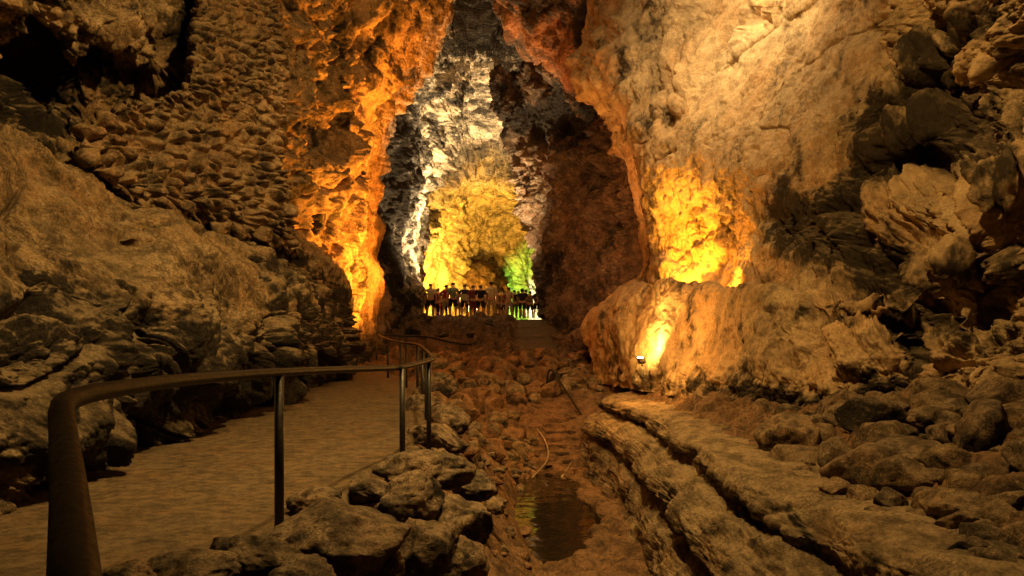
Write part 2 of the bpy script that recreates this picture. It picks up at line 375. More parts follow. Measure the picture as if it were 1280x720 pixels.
# dry stone walling
rm = [[(252, -12, 13.2), (275, -14, 13.5), (300, -14, 13.9), (325, -10, 14.4), (345, -6, 15.2)],
      [(246, 25, 12.9), (270, 25, 13.3), (300, 25, 13.8), (328, 25, 14.4), (352, 25, 15.2)],
      [(243, 70, 12.6), (268, 70, 13.1), (298, 70, 13.6), (328, 70, 14.3), (354, 70, 15.2)],
      [(225, 112, 12.2), (260, 112, 12.8), (292, 112, 13.5), (326, 112, 14.2), (354, 112, 15.1)],
      [(128, 145, 10.8), (180, 148, 11.6), (240, 152, 12.6), (300, 155, 13.7), (354, 158, 15.1)],
      [(105, 185, 10.3), (165, 192, 11.3), (230, 198, 12.3), (298, 205, 13.5), (356, 212, 15.0)],
      [(125, 215, 10.4), (180, 232, 11.3), (240, 245, 12.3), (300, 256, 13.5), (358, 268, 15.0)],
      [(140, 240, 10.8), (190, 262, 11.7), (245, 282, 12.7), (305, 296, 13.9), (360, 310, 15.4)]]
def dM(P, px, py):
    q = np.stack([P[:, 0]*.75+P[:, 1]*.75, P[:, 1]*.15, P[:, 2]], -1)
    q = q+.10*np.stack([perlin(P*2, 5), perlin(P*2, 6), perlin(P*2, 7)], -1)
    s = 3.7-1.2*sstep(110, 190, py)
    d1, d2, idv = vor(np.stack([q[:, 0]*2.7, q[:, 1]*2, q[:, 2]*4.6], -1)*1.55, 41)
    e1, e2, ide = vor(np.stack([q[:, 0]*2.9, q[:, 1]*2.4, q[:, 2]*5.6], -1), 43)
    k = sstep(120, 165, py)
    a = sstep(.0, .42, d2-d1)*(.12+.05*idv); b = sstep(0, .42, e2-e1)*(.16+.08*ide)
    return a*(1-k)+b*k-.12+.03*billow(P*5, 4, 3)+.15*fbm(P*.7, 3, 2)
DS = mass('dry_stone_wall', rm, 1.35, dM, M_masonry, 'LRTB', thick=.10)
tag(DS, 'rough wall of stacked small lava stones filling the gap high between the rocks', 'stone wall')

# C: orange lit buttress
rc = [[(300, -300, 19), (380, -300, 20), (450, -300, 22), (530, -300, 25), (600, -300, 28)],
      [(325, -120, 20), (385, -120, 21), (450, -120, 23), (520, -120, 25.5), (585, -120, 28.5)],
      [(338, 0, 20.5), (390, 0, 21.5), (445, 0, 23), (505, 0, 26), (552, 0, 29)],
      [(342, 60, 20.8), (388, 60, 21.5), (436, 60, 23.2), (488, 60, 26), (527, 60, 29)],
      [(344, 120, 21), (385, 120, 21.8), (425, 120, 23.5), (467, 120, 26), (499, 120, 29)],
      [(346, 180, 21.2), (382, 180, 22), (415, 180, 23.6), (449, 180, 26), (474, 180, 28.8)],
      [(350, 240, 21.6), (380, 240, 22.2), (411, 240, 24), (441, 240, 26.3), (463, 240, 28.6)],
      [(365, 300, 22.2), (392, 300, 22.8), (417, 300, 24.3), (443, 300, 26.5), (465, 300, 28.6)],
      [(385, 360, 23), (405, 360, 23.5), (425, 360, 25), (447, 360, 26.8), (468, 360, 28.4)],
      [(392, 415, 23.6), (412, 415, 24.2), (430, 415, 25.2), (450, 415, 26.8), (470, 415, 28.0)],
      [(390, 470, 24), (412, 470, 24.2), (432, 470, 25), (452, 470, 26.4), (474, 470, 27.5)]]
def dC(P, px, py):
    w_ = np.stack([perlin(P*.3, 1), perlin(P*.3, 2), perlin(P*.3, 3)], -1)
    q = P*np.array([1, 1, .6])
    return .6*fbm(q*.35, 3, 36)+.38*billow(P*np.array([.8, .8, .3])+w_*.8, 7, 39, .5)+.05*billow(P*3, 3, 13)
Cc = mass('rock_buttress', rc, 1.35, dC, M_orange, 'LR', push=[(385, 60, 30, 30, 0, 1.2), (460, 55, 14, 22, 20, 2.0), (365, 120, 10, 60, 0, 1.2), (400, 170, 20, 18, 0, .9), (440, 350, 8, 35, 5, 1.2), (360, 230, 20, 14, 0, 1.4), (515, 25, 8, 18, 20, 1.0), (408, 250, 18, 40, 25, -.8)],
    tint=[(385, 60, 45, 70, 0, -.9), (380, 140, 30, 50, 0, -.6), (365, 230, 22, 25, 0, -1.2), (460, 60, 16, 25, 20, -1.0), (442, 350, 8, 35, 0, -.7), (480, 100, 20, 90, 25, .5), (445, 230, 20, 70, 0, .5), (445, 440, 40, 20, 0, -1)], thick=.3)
tag(Cc, 'tall rock buttress glowing orange from a hidden lamp, left of the far vault', 'rock buttress')

# V: far vault and the chamber behind
rv = [[(400, -320, 24), (500, -320, 25), (570, -320, 25), (620, -320, 25), (680, -320, 24), (760, -320, 23), (860, -320, 22)],
      [(430, -100, 29), (520, -100, 31), (570, -100, 31), (615, -100, 31), (665, -100, 30), (730, -100, 29), (820, -100, 28)],
      [(460, 0, 32), (530, 0, 34), (570, 0, 35), (610, 0, 35), (650, 0, 34), (710, 0, 32), (790, 0, 30)],
      [(455, 70, 34), (510, 70, 37), (555, 70, 39), (600, 70, 40), (640, 70, 39), (700, 70, 37), (780, 70, 34)],
      [(445, 140, 34), (485, 140, 37), (525, 140, 42), (575, 140, 45), (620, 140, 46), (665, 140, 45), (750, 140, 42)],
      [(440, 200, 33.5), (475, 200, 36), (512, 200, 42), (558, 200, 50), (608, 200, 53), (655, 200, 53), (730, 200, 51)],
      [(440, 235, 33.5), (476, 235, 36), (510, 235, 42), (546, 235, 53), (600, 235, 58), (652, 235, 59), (725, 235, 58)],
      [(440, 262, 33.5), (480, 262, 36), (510, 262, 42.5), (540, 262, 55), (600, 255, 66), (650, 255, 68), (720, 262, 66)],
      [(440, 300, 33.5), (486, 300, 36), (512, 300, 43), (538, 300, 57), (595, 298, 71), (645, 298, 75), (720, 300, 77)],
      [(440, 345, 33.5), (490, 345, 36), (513, 345, 43.5), (538, 345, 58), (595, 345, 71), (630, 345, 76), (720, 345, 86)],
      [(440, 400, 33.5), (492, 400, 36), (515, 400, 44), (538, 400, 58), (595, 400, 69), (640, 400, 76), (720, 400, 86)],
      [(440, 440, 33.5), (494, 440, 36), (515, 440, 44), (538, 440, 58), (595, 440, 69), (640, 440, 76), (720, 440, 86)]]
def dV(P, px, py):
    w_ = np.stack([perlin(P*.15, 1), perlin(P*.15, 2), perlin(P*.15, 3)], -1)
    lay = P*np.array([.10, .62, .8])+w_*.7
    iso = P*.28+w_
    k = sstep(250, 215, py)*sstep(515, 560, px+.0*py)
    return k*(1.2*billow(lay, 6, 51, .56))+(1-k)*.5*billow(iso, 6, 53, .52)+.8*fbm(P*.12, 2, 5)+.10*billow(P*1.3, 3, 57)
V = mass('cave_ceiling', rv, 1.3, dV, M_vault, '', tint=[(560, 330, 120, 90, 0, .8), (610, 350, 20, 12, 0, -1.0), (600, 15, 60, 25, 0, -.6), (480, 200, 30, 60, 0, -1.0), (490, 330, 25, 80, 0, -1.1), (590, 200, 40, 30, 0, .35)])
tag(V, kind='structure')

# E: dark buttress right of the vault
re_ = [[(628, 96, 38), (655, 90, 37), (690, 84, 35), (720, 84, 32.5), (760, 84, 30)],
       [(626, 125, 38), (664, 120, 36.5), (700, 120, 34.5), (732, 120, 32), (775, 120, 29.5)],
       [(640, 165, 38), (680, 160, 36), (715, 160, 34), (750, 160, 31.5), (795, 160, 28.5)],
       [(652, 200, 38), (686, 200, 36), (719, 200, 33.5), (757, 200, 31), (805, 200, 27.5)],
       [(660, 245, 38), (692, 245, 36), (722, 245, 33.5), (760, 245, 30.5), (815, 245, 27)],
       [(674, 290, 38.5), (700, 290, 36.5), (730, 290, 33.5), (767, 290, 30), (820, 290, 26.5)],
       [(684, 335, 39), (706, 335, 36.5), (735, 335, 33), (771, 335, 29.5), (830, 335, 26)],
       [(686, 375, 38.5), (708, 375, 36), (735, 375, 32.5), (770, 375, 28.8), (830, 375, 25.5)],
       [(694, 410, 38), (714, 412, 34), (738, 415, 30), (770, 415, 27.5), (830, 415, 25)],
       [(700, 440, 37), (715, 440, 32), (738, 445, 28), (770, 450, 26), (830, 450, 24.5)]]
def dE(P, px, py):
    w_ = np.stack([perlin(P*.25, 1), perlin(P*.25, 2), perlin(P*.25, 3)], -1)
    return .6*fbm(P*.3, 3, 66)+.6*billow(P*np.array([.6, .6, .4])+w_*.9, 7, 69, .54)+.08*billow(P*2.5, 3, 13)
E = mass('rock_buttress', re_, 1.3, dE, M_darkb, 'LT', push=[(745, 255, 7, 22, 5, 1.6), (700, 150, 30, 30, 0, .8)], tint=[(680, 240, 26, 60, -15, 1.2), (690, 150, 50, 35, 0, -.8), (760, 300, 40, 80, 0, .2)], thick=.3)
tag(E, 'dark red brown rock buttress standing between the far vault and the right wall', 'rock buttress')
# G: ceiling lobe above it
rg = [[(610, -260, 25), (660, -260, 24), (710, -260, 23), (760, -260, 22)], [(622, -80, 27), (665, -80, 26), (708, -80, 25), (760, -80, 24)], [(631, 0, 28), (665, 0, 27), (702, 0, 26), (755, 0, 25)],
      [(640, 30, 28.5), (672, 32, 27.5), (706, 36, 26.5), (758, 40, 25.5)], [(660, 50, 29), (688, 58, 28), (714, 68, 27), (762, 80, 25.5)], [(685, 70, 29.5), (705, 82, 28.5), (724, 95, 27.5), (770, 115, 26)]]
G = mass('ceiling_rock', rg, 1.4, lambda P, px, py: .5*fbm(P*.3, 3, 76)+.42*billow(P*.5, 6, 79), M_redlit, 'LB', tint=[(680, 10, 60, 30, 0, -.5), (700, 60, 20, 30, 0, .2)], thick=.3)
tag(G, 'ceiling rock lobe coloured orange like lamp light hanging at the top beside the far vault', 'ceiling rock')

# H: right wall with the lamp lit recess and the rough part nearer
rh = [[(700, -420, 20), (770, -420, 18), (850, -420, 15.5), (960, -420, 12), (1100, -420, 8.5), (1280, -420, 5.8), (1500, -420, 4)],
      [(722, -180, 24), (790, -180, 21.5), (870, -180, 18.5), (975, -180, 15), (1115, -180, 10.5), (1280, -180, 7.2), (1500, -180, 5)],
      [(736, 0, 25), (790, 0, 22.5), (870, 0, 20.5), (1000, 0, 15.8), (1130, 0, 11.5), (1280, 0, 8), (1500, 0, 5.5)],
      [(728, 90, 25), (780, 90, 22), (850, 100, 19.8), (960, 100, 16.2), (1110, 100, 12), (1280, 100, 8.3), (1500, 100, 5.8)],
      [(762, 150, 24.5), (792, 150, 21), (838, 160, 19), (945, 160, 16), (1090, 160, 12), (1280, 160, 8.5), (1500, 160, 6)],
      [(790, 205, 24), (806, 205, 19.9), (845, 212, 18.3), (940, 215, 15.6), (1070, 220, 12), (1280, 220, 8.5), (1500, 220, 6)],
      [(802, 260, 23.8), (815, 258, 20), (856, 265, 18.6), (936, 268, 15.9), (1050, 280, 11.9), (1280, 290, 8.6), (1500, 290, 6)],
      [(810, 325, 24), (822, 325, 20), (864, 330, 19), (935, 332, 16.2), (1045, 345, 11.6), (1280, 360, 8.8), (1500, 360, 6)],
      [(800, 350, 24), (822, 374, 19.5), (866, 378, 18.2), (940, 376, 15.2), (1043, 364, 11.3), (1280, 384, 8.7), (1500, 384, 6)],
      [(785, 358, 24), (822, 352, 18.8), (868, 354, 16.9), (940, 360, 14), (1042, 378, 10.9), (1280, 405, 8.6), (1500, 410, 6)],
      [(735, 402, 25), (795, 388, 19.8), (860, 392, 16.6), (940, 402, 13.4), (1042, 425, 10.4), (1280, 450, 8.5), (1500, 460, 5.8)],
      [(742, 440, 24.6), (800, 442, 18.8), (862, 455, 15.8), (942, 468, 12.8), (1042, 480, 10.2), (1280, 485, 8.5), (1500, 510, 5.8)],
      [(752, 480, 24), (812, 490, 17.8), (868, 500, 15.2), (945, 508, 12.6), (1042, 525, 10.4), (1280, 530, 8.8), (1500, 570, 6)]]
def roughm(px, py):
    edge = np.interp(py, [-400, 0, 150, 300, 400, 500], [1190, 1125, 1075, 985, 1010, 1000])
    return sstep(-45, 45, px-edge+25*np.sin(py*.05))
def dH(P, px, py):
    w_ = np.stack([perlin(P*.4, 1), perlin(P*.4, 2), perlin(P*.4, 3)], -1)
    r = roughm(px, py)
    up = sstep(20, -20, py-(155-(px-830)*.80))*(px < 1050)      # knobbly upper left part
    # smooth plaster-like flow with raking grooves
    a = math.radians(40); q = P.copy(); u = P[:, 0]*math.cos(a)+P[:, 2]*math.sin(a); v = -P[:, 0]*math.sin(a)+P[:, 2]*math.cos(a)
    g = np.stack([u*.35, P[:, 1]*.5, v*1.6], -1)
    sm = .16*fbm(P*.5, 4, 81)+.06*billow(g*1.0+w_*.2, 5, 83, .5)+.034*billow(P*2.6, 6, 84, .6)-.08*sstep(.03, 0, np.abs(perlin(g*.8+w_*.25, 87)))*(py < 200)-.05*sstep(.33, .5, perlin(P*2.2, 88))
    rec = gauss(px, py, 885, 280, 80, 55)
    stk = np.stack([P[:, 0]*3.2, P[:, 1]*3.2, P[:, 2]*1.3], -1)
    sm = sm+rec*.16*billow(stk, 4, 85)
    ro = .42*fbm(P*.5, 3, 86)+.34*billow(P*.9+w_*.9, 7, 89, .55)+.04*billow(P*6, 3, 13)
    cr = np.abs(perlin(P*.8+w_, 75)); ro = ro-.22*sstep(.08, 0, cr)
    kn = .3*fbm(P*.4, 3, 91)+.30*billow(P*.6+w_*.8, 6, 93)
    low = sstep(450, 490, py)*(.10*billow(P*2.2, 5, 95))
    return (sm*(1-up)+kn*up)*(1-r)+ro*r+low
def smooth_rough_mat():
    """one material for the wall: smooth tan skin, black lava where the attribute says the skin is gone"""
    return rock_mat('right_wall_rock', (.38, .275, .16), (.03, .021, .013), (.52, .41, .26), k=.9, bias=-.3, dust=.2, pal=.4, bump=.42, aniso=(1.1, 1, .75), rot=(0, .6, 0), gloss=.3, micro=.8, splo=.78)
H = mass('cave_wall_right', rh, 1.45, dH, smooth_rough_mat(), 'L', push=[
    (1000, 290, 60, 25, 20, .6), (1150, 200, 50, 22, -30, 1.0), (1190, 120, 60, 18, -20, .7), (1110, 170, 18, 40, 0, .5), (1090, 400, 90, 10, 5, .4), (1180, 330, 50, 22, 20, -.6), (1240, 230, 40, 40, 0, -.5),
    (1240, 380, 16, 30, 10, .7), (1140, 440, 14, 30, 0, .6), (960, 300, 14, 60, 0, -.3), (837, 150, 12, 14, 0, .8), (950, 55, 55, 3, -36, .35), (820, 95, 10, 70, 10, .8), (1200, 40, 60, 10, -30, .7), (878, 285, 68, 45, 0, .8)],
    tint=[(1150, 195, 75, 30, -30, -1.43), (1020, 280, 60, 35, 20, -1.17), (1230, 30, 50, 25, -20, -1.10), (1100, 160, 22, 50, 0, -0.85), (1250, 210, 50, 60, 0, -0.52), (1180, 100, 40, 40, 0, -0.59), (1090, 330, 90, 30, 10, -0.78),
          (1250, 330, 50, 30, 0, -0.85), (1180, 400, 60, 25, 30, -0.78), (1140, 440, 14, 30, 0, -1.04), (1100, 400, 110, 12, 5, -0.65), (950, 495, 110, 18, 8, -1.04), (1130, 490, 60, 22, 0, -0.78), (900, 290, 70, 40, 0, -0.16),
          (960, 50, 85, 20, -38, 2.6), (880, 60, 50, 40, -30, .5), (1200, 260, 60, 30, 20, .9), (800, 60, 25, 50, 0, -0.26), (1040, 450, 60, 30, 0, .2), (1240, 60, 30, 40, 0, .3), (830, 350, 30, 15, 0, -0.33)], thick=.2)  # strong pale tint paints the lamp highlight along the upper wall
tag(H, kind='structure')

# green lit alcove at the back is part of the ceiling mass; a low dark mound stands in for an arched shadow on the yellow wall
mound = [[(553, 352, 69), (570, 338, 68.6), (592, 331, 68.4), (613, 338, 69), (628, 352, 70)], [(554, 360, 68), (571, 350, 67.4), (592, 346, 67.2), (612, 350, 67.6), (627, 360, 68.5)], [(554, 400, 68), (571, 400, 67), (592, 400, 67), (612, 400, 67), (628, 400, 68)]]
mo = mass('shadow_mound', mound, 1.5, lambda P, px, py: .5*billow(P*.4, 6, 99), M_darkb, 'LRT', thick=.06)
tag(mo, 'dark rounded hump standing in for a shadow on the yellow lit wall behind the crowd', 'rock')

# ------------------------------------------------------------------ bench
prof = [(3.6, .0), (3.15, .04), (2.75, .06), (2.42, .03), (2.26, -.02), (2.19, -.10), (2.2, -.19), (2.36, -.27), (2.3, -.33), (2.08, -.36), (1.88, -.45), (1.78, -.58), (1.78, -.70), (1.93, -.80), (1.9, -.88), (1.76, -.95), (1.68, -1.15), (1.62, -1.4), (1.52, -1.7)]
rows = []
for y in [1.2, 2.2, 3.2, 4.5, 6, 7.5, 9, 11, 13, 15, 17, 18.6, 19.8, 20.8, 21.6]:
    e = max(0, (y-18.3)/3.3); dx = .14*math.sin(y*.55+.6)+1.3*e*e
    dz = .05*math.sin(y*.9)
    rows.append([(x+dx+(.05*math.sin(y*1.7+i)), y-(.0), z*(1-.25*e)+dz*(z < 0)-.05*e) for i, (x, z) in enumerate(prof)])
def dBe(P, px, py):
    w_ = np.stack([perlin(P*1.1, 1), perlin(P*1.1, 2), perlin(P*1.1, 3)], -1)
    q = P*np.array([1, .45, 1])
    top = sstep(-.12, -.02, P[:, 2])
    return (.07*fbm(P*.8, 3, 96)+.075*billow(q*2.1+w_*.4, 6, 97, .52)+.02*billow(P*9, 3, 98))*(1-.75*top)+.012*top*fbm(P*5, 4, 9)
be = mass('lava_bench', rows, 1.8, dBe, M_bench, '', world=True, lim=620, tint=[(1000, 660, 40, 8, 48, -1)])
tag(be, 'long lava bench with dark horizontal grooves running along the pit on the right', 'rock ledge')

# ------------------------------------------------------------------ stones
def rock_mesh(name, seed, sub, nplanes=11, rough=.10, lo=.56, hi=.86, soft=.16):
    bm = bmesh.new(); bmesh.ops.create_icosphere(bm, subdivisions=sub, radius=1.0)
    P = np.array([v.co[:] for v in bm.verts]); rs = np.random.RandomState(seed)
    P *= np.array([1, rs.uniform(.72, .95), rs.uniform(.58, .8)])
    for _ in range(nplanes):
        n = rs.normal(size=3); n /= np.linalg.norm(n); d = rs.uniform(lo, hi)
        s = P@n; ov = np.maximum(s-d, 0); P -= (ov*.93)[:, None]*n
    q = P+seed*3.7
    r = np.linalg.norm(P, axis=1)[:, None]; N = P/r
    P = P+N*(soft*fbm(q*1.1, 3, seed)+rough*billow(q*2.2, 5, seed+5, .5))[:, None]
    for v, c in zip(bm.verts, P): v.co = c
    me = bpy.data.meshes.new(name); bm.to_mesh(me); bm.free()
    me.polygons.foreach_set('use_smooth', np.ones(len(me.polygons), bool)); return me
ROCKS = [rock_mesh('boulder', s, 5, 9, .07, .5, .82, .12) for s in range(5)]
SMALL = [rock_mesh('rubble_stone', 20+s, 4, 14, .045, .42, .74, .07) for s in range(10)]
def stone(me, name, loc, sc, rot, mat):
    o = bpy.data.objects.new(name, me); COL.objects.link(o); o.location = loc; o.scale = sc; o.rotation_euler = rot
    if not me.materials: me.materials.append(mat)
    o.material_slots[0].link = 'OBJECT'; o.material_slots[0].material = mat
    return o
# foreground boulders: centre px, py, depth, half width px, half height px
FG = [
 (430, 668, 4.6, 82, 44, 'broad pale sunken boulder at the path edge, right of the front railing post'),
 (398, 622, 5.6, 36, 16, 'small dark smooth boulder lying on the path edge just behind the front post'),
 (528, 586, 7.4, 58, 30, 'light grey boulder with a flat sloping top, topmost beside the second post'),
 (505, 628, 6.3, 48, 34, 'dark brown boulder in the pile below the light grey topmost one'),
 (590, 602, 8.2, 30, 20, 'small rounded boulder on the pit side of the topmost grey one'),
 (322, 690, 4.0, 52, 28, 'squat brown boulder at the foot of the front railing post'),
 (236, 712, 3.6, 56, 24, 'low brown boulder at the bottom edge left of the front post'),
 (160, 722, 3.3, 40, 26, 'dark rough boulder at the bottom edge beside the near handrail'),
 (385, 725, 3.8, 54, 24, 'dusty boulder cut by the bottom edge in front of the broad pale one'),
 (528, 684, 5.4, 48, 40, 'dark shaded boulder on the steep pit side at the bottom'),
 (568, 650, 6.6, 40, 34, 'brown boulder leaning against the pile on its pit side'),
 (575, 705, 6.0, 36, 36, 'lowest dark boulder of the pile on the pit floor'),
 (462, 610, 6.4, 34, 18, 'brown boulder between the topmost grey one and the path'),
 (478, 706, 4.7, 40, 34, 'narrow dark boulder squeezed beside the broad pale one'),
 (548, 545, 10.0, 34, 20, 'grey boulder stacked at the corner post of the railing'),
 (562, 520, 11.5, 26, 20, 'reddish brown boulder on top behind the corner post'),
 (528, 508, 13.0, 22, 18, 'small brown boulder at the path edge behind the railing corner'),
 (618, 628, 9.0, 18, 12, 'small flat stone alone on the red slope'),
 (545, 480, 15.5, 24, 16, 'grey brown boulder at the path edge below the far railing'),
]
pile = 'boulders piled along the path edge'
for i, (px, py, Y, hw, hh, lab) in enumerate(FG):
    rx = hw*Y/F*1.22; rz = hh*Y/F*1.45
    o = stone(ROCKS[i % 5], 'boulder', W(px, py+4, Y+rx*.3), (rx, rx*.95, rz), (random.uniform(-.2, .2), random.uniform(-.2, .2), random.uniform(0, 6.28)), M_bould)
    tag(o, lab, 'boulder', pile)
# filler stones of the same pile
def scatter(n, region, size, name, mats, label, cat, group, meshes, sink=.3, flat=.75, rnd=random.Random(1)):
    k = 0; pts = []
    tries = 0
    while k < n and tries < n*30:
        tries += 1
        px, py = region(rnd); x, y, z = hit(px, py)
        s = size(rnd, px, py, y)
        if any((x-a)**2+(y-b)**2 < (.62*(s+c))**2 for a, b, c in pts): continue
        pts.append((x, y, s)); k += 1
        o = stone(rnd.choice(meshes), name, (x, y, z+s*flat*(.55-sink)), (s, s*rnd.uniform(.7, 1), s*flat*rnd.uniform(.8, 1.15)), (rnd.uniform(-.35, .35), rnd.uniform(-.35, .35), rnd.uniform(0, 6.28)), rnd.choice(mats))
        tag(o, label, cat, group)
def reg_path_edge(r):
    y = r.uniform(3.6, 13); x = float(lerp_tab(y, XE))+r.uniform(-.05, .75); z = float(floor_z(np.array([x]), np.array([y]))[0]); return 640+x/y*F, HZ-(z-CAMZ)/y*F
scatter(46, reg_path_edge, lambda r, px, py, y: r.uniform(.10, .26), 'boulder', [M_bould, M_rubble], 'small brown stone wedged among the big boulders of the path edge pile', 'stone', 'small stones filling the path edge pile', SMALL, .15)
def reg_mid(r):
    return r.uniform(540, 690), 448+r.random()**1.1*130
scatter(95, lambda r: (lambda p: p if not (655 < p[0] < 735 and p[1] > 505) else (r.uniform(545, 640), r.uniform(455, 540)))(reg_mid(r)), lambda r, px, py, y: (r.uniform(.012, .026)+(.010 if r.random() < .2 else 0))*y, 'boulder', [M_red, M_red, M_rubble],
        'reddish brown boulder in the rubble field between the far railing and the stairs', 'boulder', 'rubble boulders on the pit slope', SMALL, .2)
scatter(30, lambda r: (r.uniform(705, 800), r.uniform(440, 490)), lambda r, px, py, y: r.uniform(.008, .017)*y, 'boulder', [M_rubble, M_red],
        'tan boulder in the heap between the ramp and the glowing floor lamp', 'boulder', 'boulders heaped beside the floor lamp', SMALL, .15)
scatter(30, lambda r: (r.uniform(800, 960), r.uniform(478, 508)), lambda r, px, py, y: r.uniform(.006, .014)*y, 'rubble_stone', [M_rubble],
        'flat stone scattered along the foot of the right wall by the floor lamp', 'stone', 'flat stones below the right wall', SMALL, .25, .4)
scatter(120, lambda r: (r.uniform(975, 1330), r.uniform(505, 740)), lambda r, px, py, y: r.choice((.014, .02, .03, .045, .06))*r.uniform(.8, 1.2)*min(y, 7.5)*(1.0 if px > 1050 or py < 600 else .4), 'rubble_stone', [M_rubble, M_rubble, M_bould],
        'angular brown rock in the slope of rubble at the right', 'rock', 'rubble rocks covering the right bank', SMALL, .3, .6)
scatter(110, lambda r: (r.uniform(1040, 1330), r.uniform(505, 740)), lambda r, px, py, y: r.choice((.03, .04, .055))*r.uniform(.8, 1.2)*min(y, 8), 'rubble_stone', [M_rubble, M_rubble, M_bould],
        'angular tan rock piled on the upper slope of rubble at the right', 'rock', 'rubble rocks heaped against the right wall', SMALL, .05, .8, random.Random(8))
scatter(40, lambda r: (r.uniform(700, 830), r.uniform(455, 500)), lambda r, px, py, y: r.uniform(.005, .012)*y, 'rubble_stone', [M_rubble],
        'small tan stone strewn in front of the glowing floor lamp', 'stone', 'small stones in front of the floor lamp', SMALL, .15, .6, random.Random(9))
scatter(22, lambda r: (r.uniform(420, 640), r.uniform(398, 428)), lambda r, px, py, y: r.uniform(.008, .018)*y, 'boulder', [M_darkb],
        'dark boulder on the shaded slope below the crowd', 'boulder', 'dark boulders below the crowd', SMALL, .2)
scatter(46, lambda r: (r.uniform(575, 690), r.uniform(560, 712)), lambda r, px, py, y: r.uniform(.006, .016)*y, 'rubble_stone', [M_red, M_rubble],
        'small stone on the reddish earth slope left of the pool', 'stone', 'stones on the earth left of the pool', SMALL, .2)
scatter(34, lambda r: (r.uniform(600, 668), r.uniform(545, 600)), lambda r, px, py, y: r.uniform(.006, .012)*y, 'rubble_stone', [M_rubble, M_bould],
        'small pale stone in the dark heap beside the foot of the stairs', 'stone', 'stones heaped beside the stairs', SMALL, .0)
# prominent rocks of the right bank
for (px, py, Y, hw, hh, lab) in [(990, 548, 8.6, 44, 34, 'big squared rock standing at the sandy edge, left end of the right rubble'),
                                 (958, 512, 10, 14, 12, 'small pale round stone perched behind the big squared rock'),
                                 (1182, 525, 7.6, 44, 22, 'broad angular rock at the foot of the right wall, top of the rubble'),
                                 (1110, 602, 6.2, 30, 14, 'flat slab with a dark shaded underside in the middle of the right rubble'),
                                 (1245, 545, 6.8, 46, 20, 'long low rock below the right wall at the picture edge'),
                                 (1210, 640, 5.2, 52, 26, 'large tan block low in the right rubble'),
                                 (1120, 690, 4.8, 36, 20, 'rounded tan rock near the bottom edge of the right rubble')]:
    x, y, z = hit(px, py+hh*.7); rx = hw*y/F*1.15; rz = hh*y/F*1.4
    o = stone(ROCKS[int(px) % 5], 'rock', (x, y+rx*.4, z+rz*.45), (rx, rx*.8, rz), (.1, -.1, px*.37), M_rubble); tag(o, lab, 'rock', 'large rocks of the right bank')

# ------------------------------------------------------------------ tubes, railings
def tube(name, pts, r, mat, parent=None, sm=6, seg=12, caps=True, loc0=None):
    C = np.array(pts, float)
    if sm > 1 and len(C) > 2: C = crom(C[:, None, :], (len(C)-1)*sm+1)[:, 0]
    if loc0 is not None: C = C-np.array(loc0)
    bm = bmesh.new(); rings = []
    for i, p in enumerate(C):
        d = Vector(C[min(i+1, len(C)-1)]-C[max(i-1, 0)]).normalized()
        a = d.cross(Vector((0, 0, 1)) if abs(d.z) < .95 else Vector((1, 0, 0))).normalized(); b = d.cross(a)
        rings.append([bm.verts.new(Vector(p)+a*math.cos(t)*r+b*math.sin(t)*r) for t in [2*math.pi*k/seg for k in range(seg)]])
    for A_, B_ in zip(rings, rings[1:]):
        for k in range(seg): bm.faces.new((A_[k], A_[(k+1) % seg], B_[(k+1) % seg], B_[k]))
    if caps: bm.faces.new(rings[0][::-1]); bm.faces.new(rings[-1])
    bmesh.ops.recalc_face_normals(bm, faces=bm.faces)
    me = bpy.data.meshes.new(name); bm.to_mesh(me); bm.free()
    for p in me.polygons: p.use_smooth = len(p.vertices) == 4
    me.materials.append(mat); o = bpy.data.objects.new(name, me); COL.objects.link(o)
    if parent: o.parent = parent
    return o
base = W(350, 675, 4.8)
R1 = empty('railing', base)
tag(R1, 'dark steel pipe railing on round posts curving along the near footpath edge', 'railing')
rl = [(99, 900, .62), (97, 800, .72), (93, 720, .84), (86, 610, 1.2), (79, 540, 1.6), (77, 512, 1.78), (84, 502, 1.92), (112, 492, 2.15), (160, 484, 2.55), (220, 476, 3.15), (285, 470, 4.0), (350, 465.5, 4.8), (425, 462, 6.1), (490, 460, 7.5), (505, 458.5, 7.8), (539, 449.5, 9.2), (540, 446.5, 9.7), (531, 437, 13), (521, 430.5, 16.5), (505, 428.5, 18.5), (485, 424, 22), (472, 418, 26.5)]
tube('handrail', [W(*p) for p in rl], .026, M_bronze, R1, loc0=base)
def flange(b, par, p0):
    bm = bmesh.new(); bmesh.ops.create_cone(bm, cap_ends=True, segments=18, radius1=.075, radius2=.07, depth=.014)
    me = bpy.data.meshes.new('base_plate'); bm.to_mesh(me); bm.free(); me.materials.append(M_steel); o = bpy.data.objects.new('base_plate', me); COL.objects.link(o); o.parent = par; o.location = Vector(b)-Vector(p0)+Vector((0, 0, .012))
def post(px, py, Y, bpy_, par, p0, r=.028):
    t = W(px, py, Y); b = W(px, bpy_, Y)
    if Y > 1.5 and par.name.startswith('railing'): flange((b[0], b[1], max(b[2], float(pathz(b[1])))) if Y < 8 else b, par, p0)
    o = tube('post', [t, (t[0], t[1], b[2])], r, M_steel, par, 1, 14, loc0=p0); return o
for (px, py, Y, by) in [(98, 820, .72, 1900), (78.5, 520, 1.78, 1180), (349, 468, 4.8, 682), (503, 461, 7.7, 596), (536, 452, 9.1, 566), (533, 441, 11.8, 540), (528, 436, 14, 520), (522, 432, 16.5, 492), (508, 430, 18.2, 488), (501, 429, 19.2, 484), (485, 425, 22, 474), (471, 420, 26.5, 462)]:
    post(px, py, Y, by, R1, base)
b2 = W(532, 455, 29.5); R2 = empty('railing', b2); tag(R2, 'thin far railing with a dipping handrail in front of the dark slope below the crowd', 'railing')
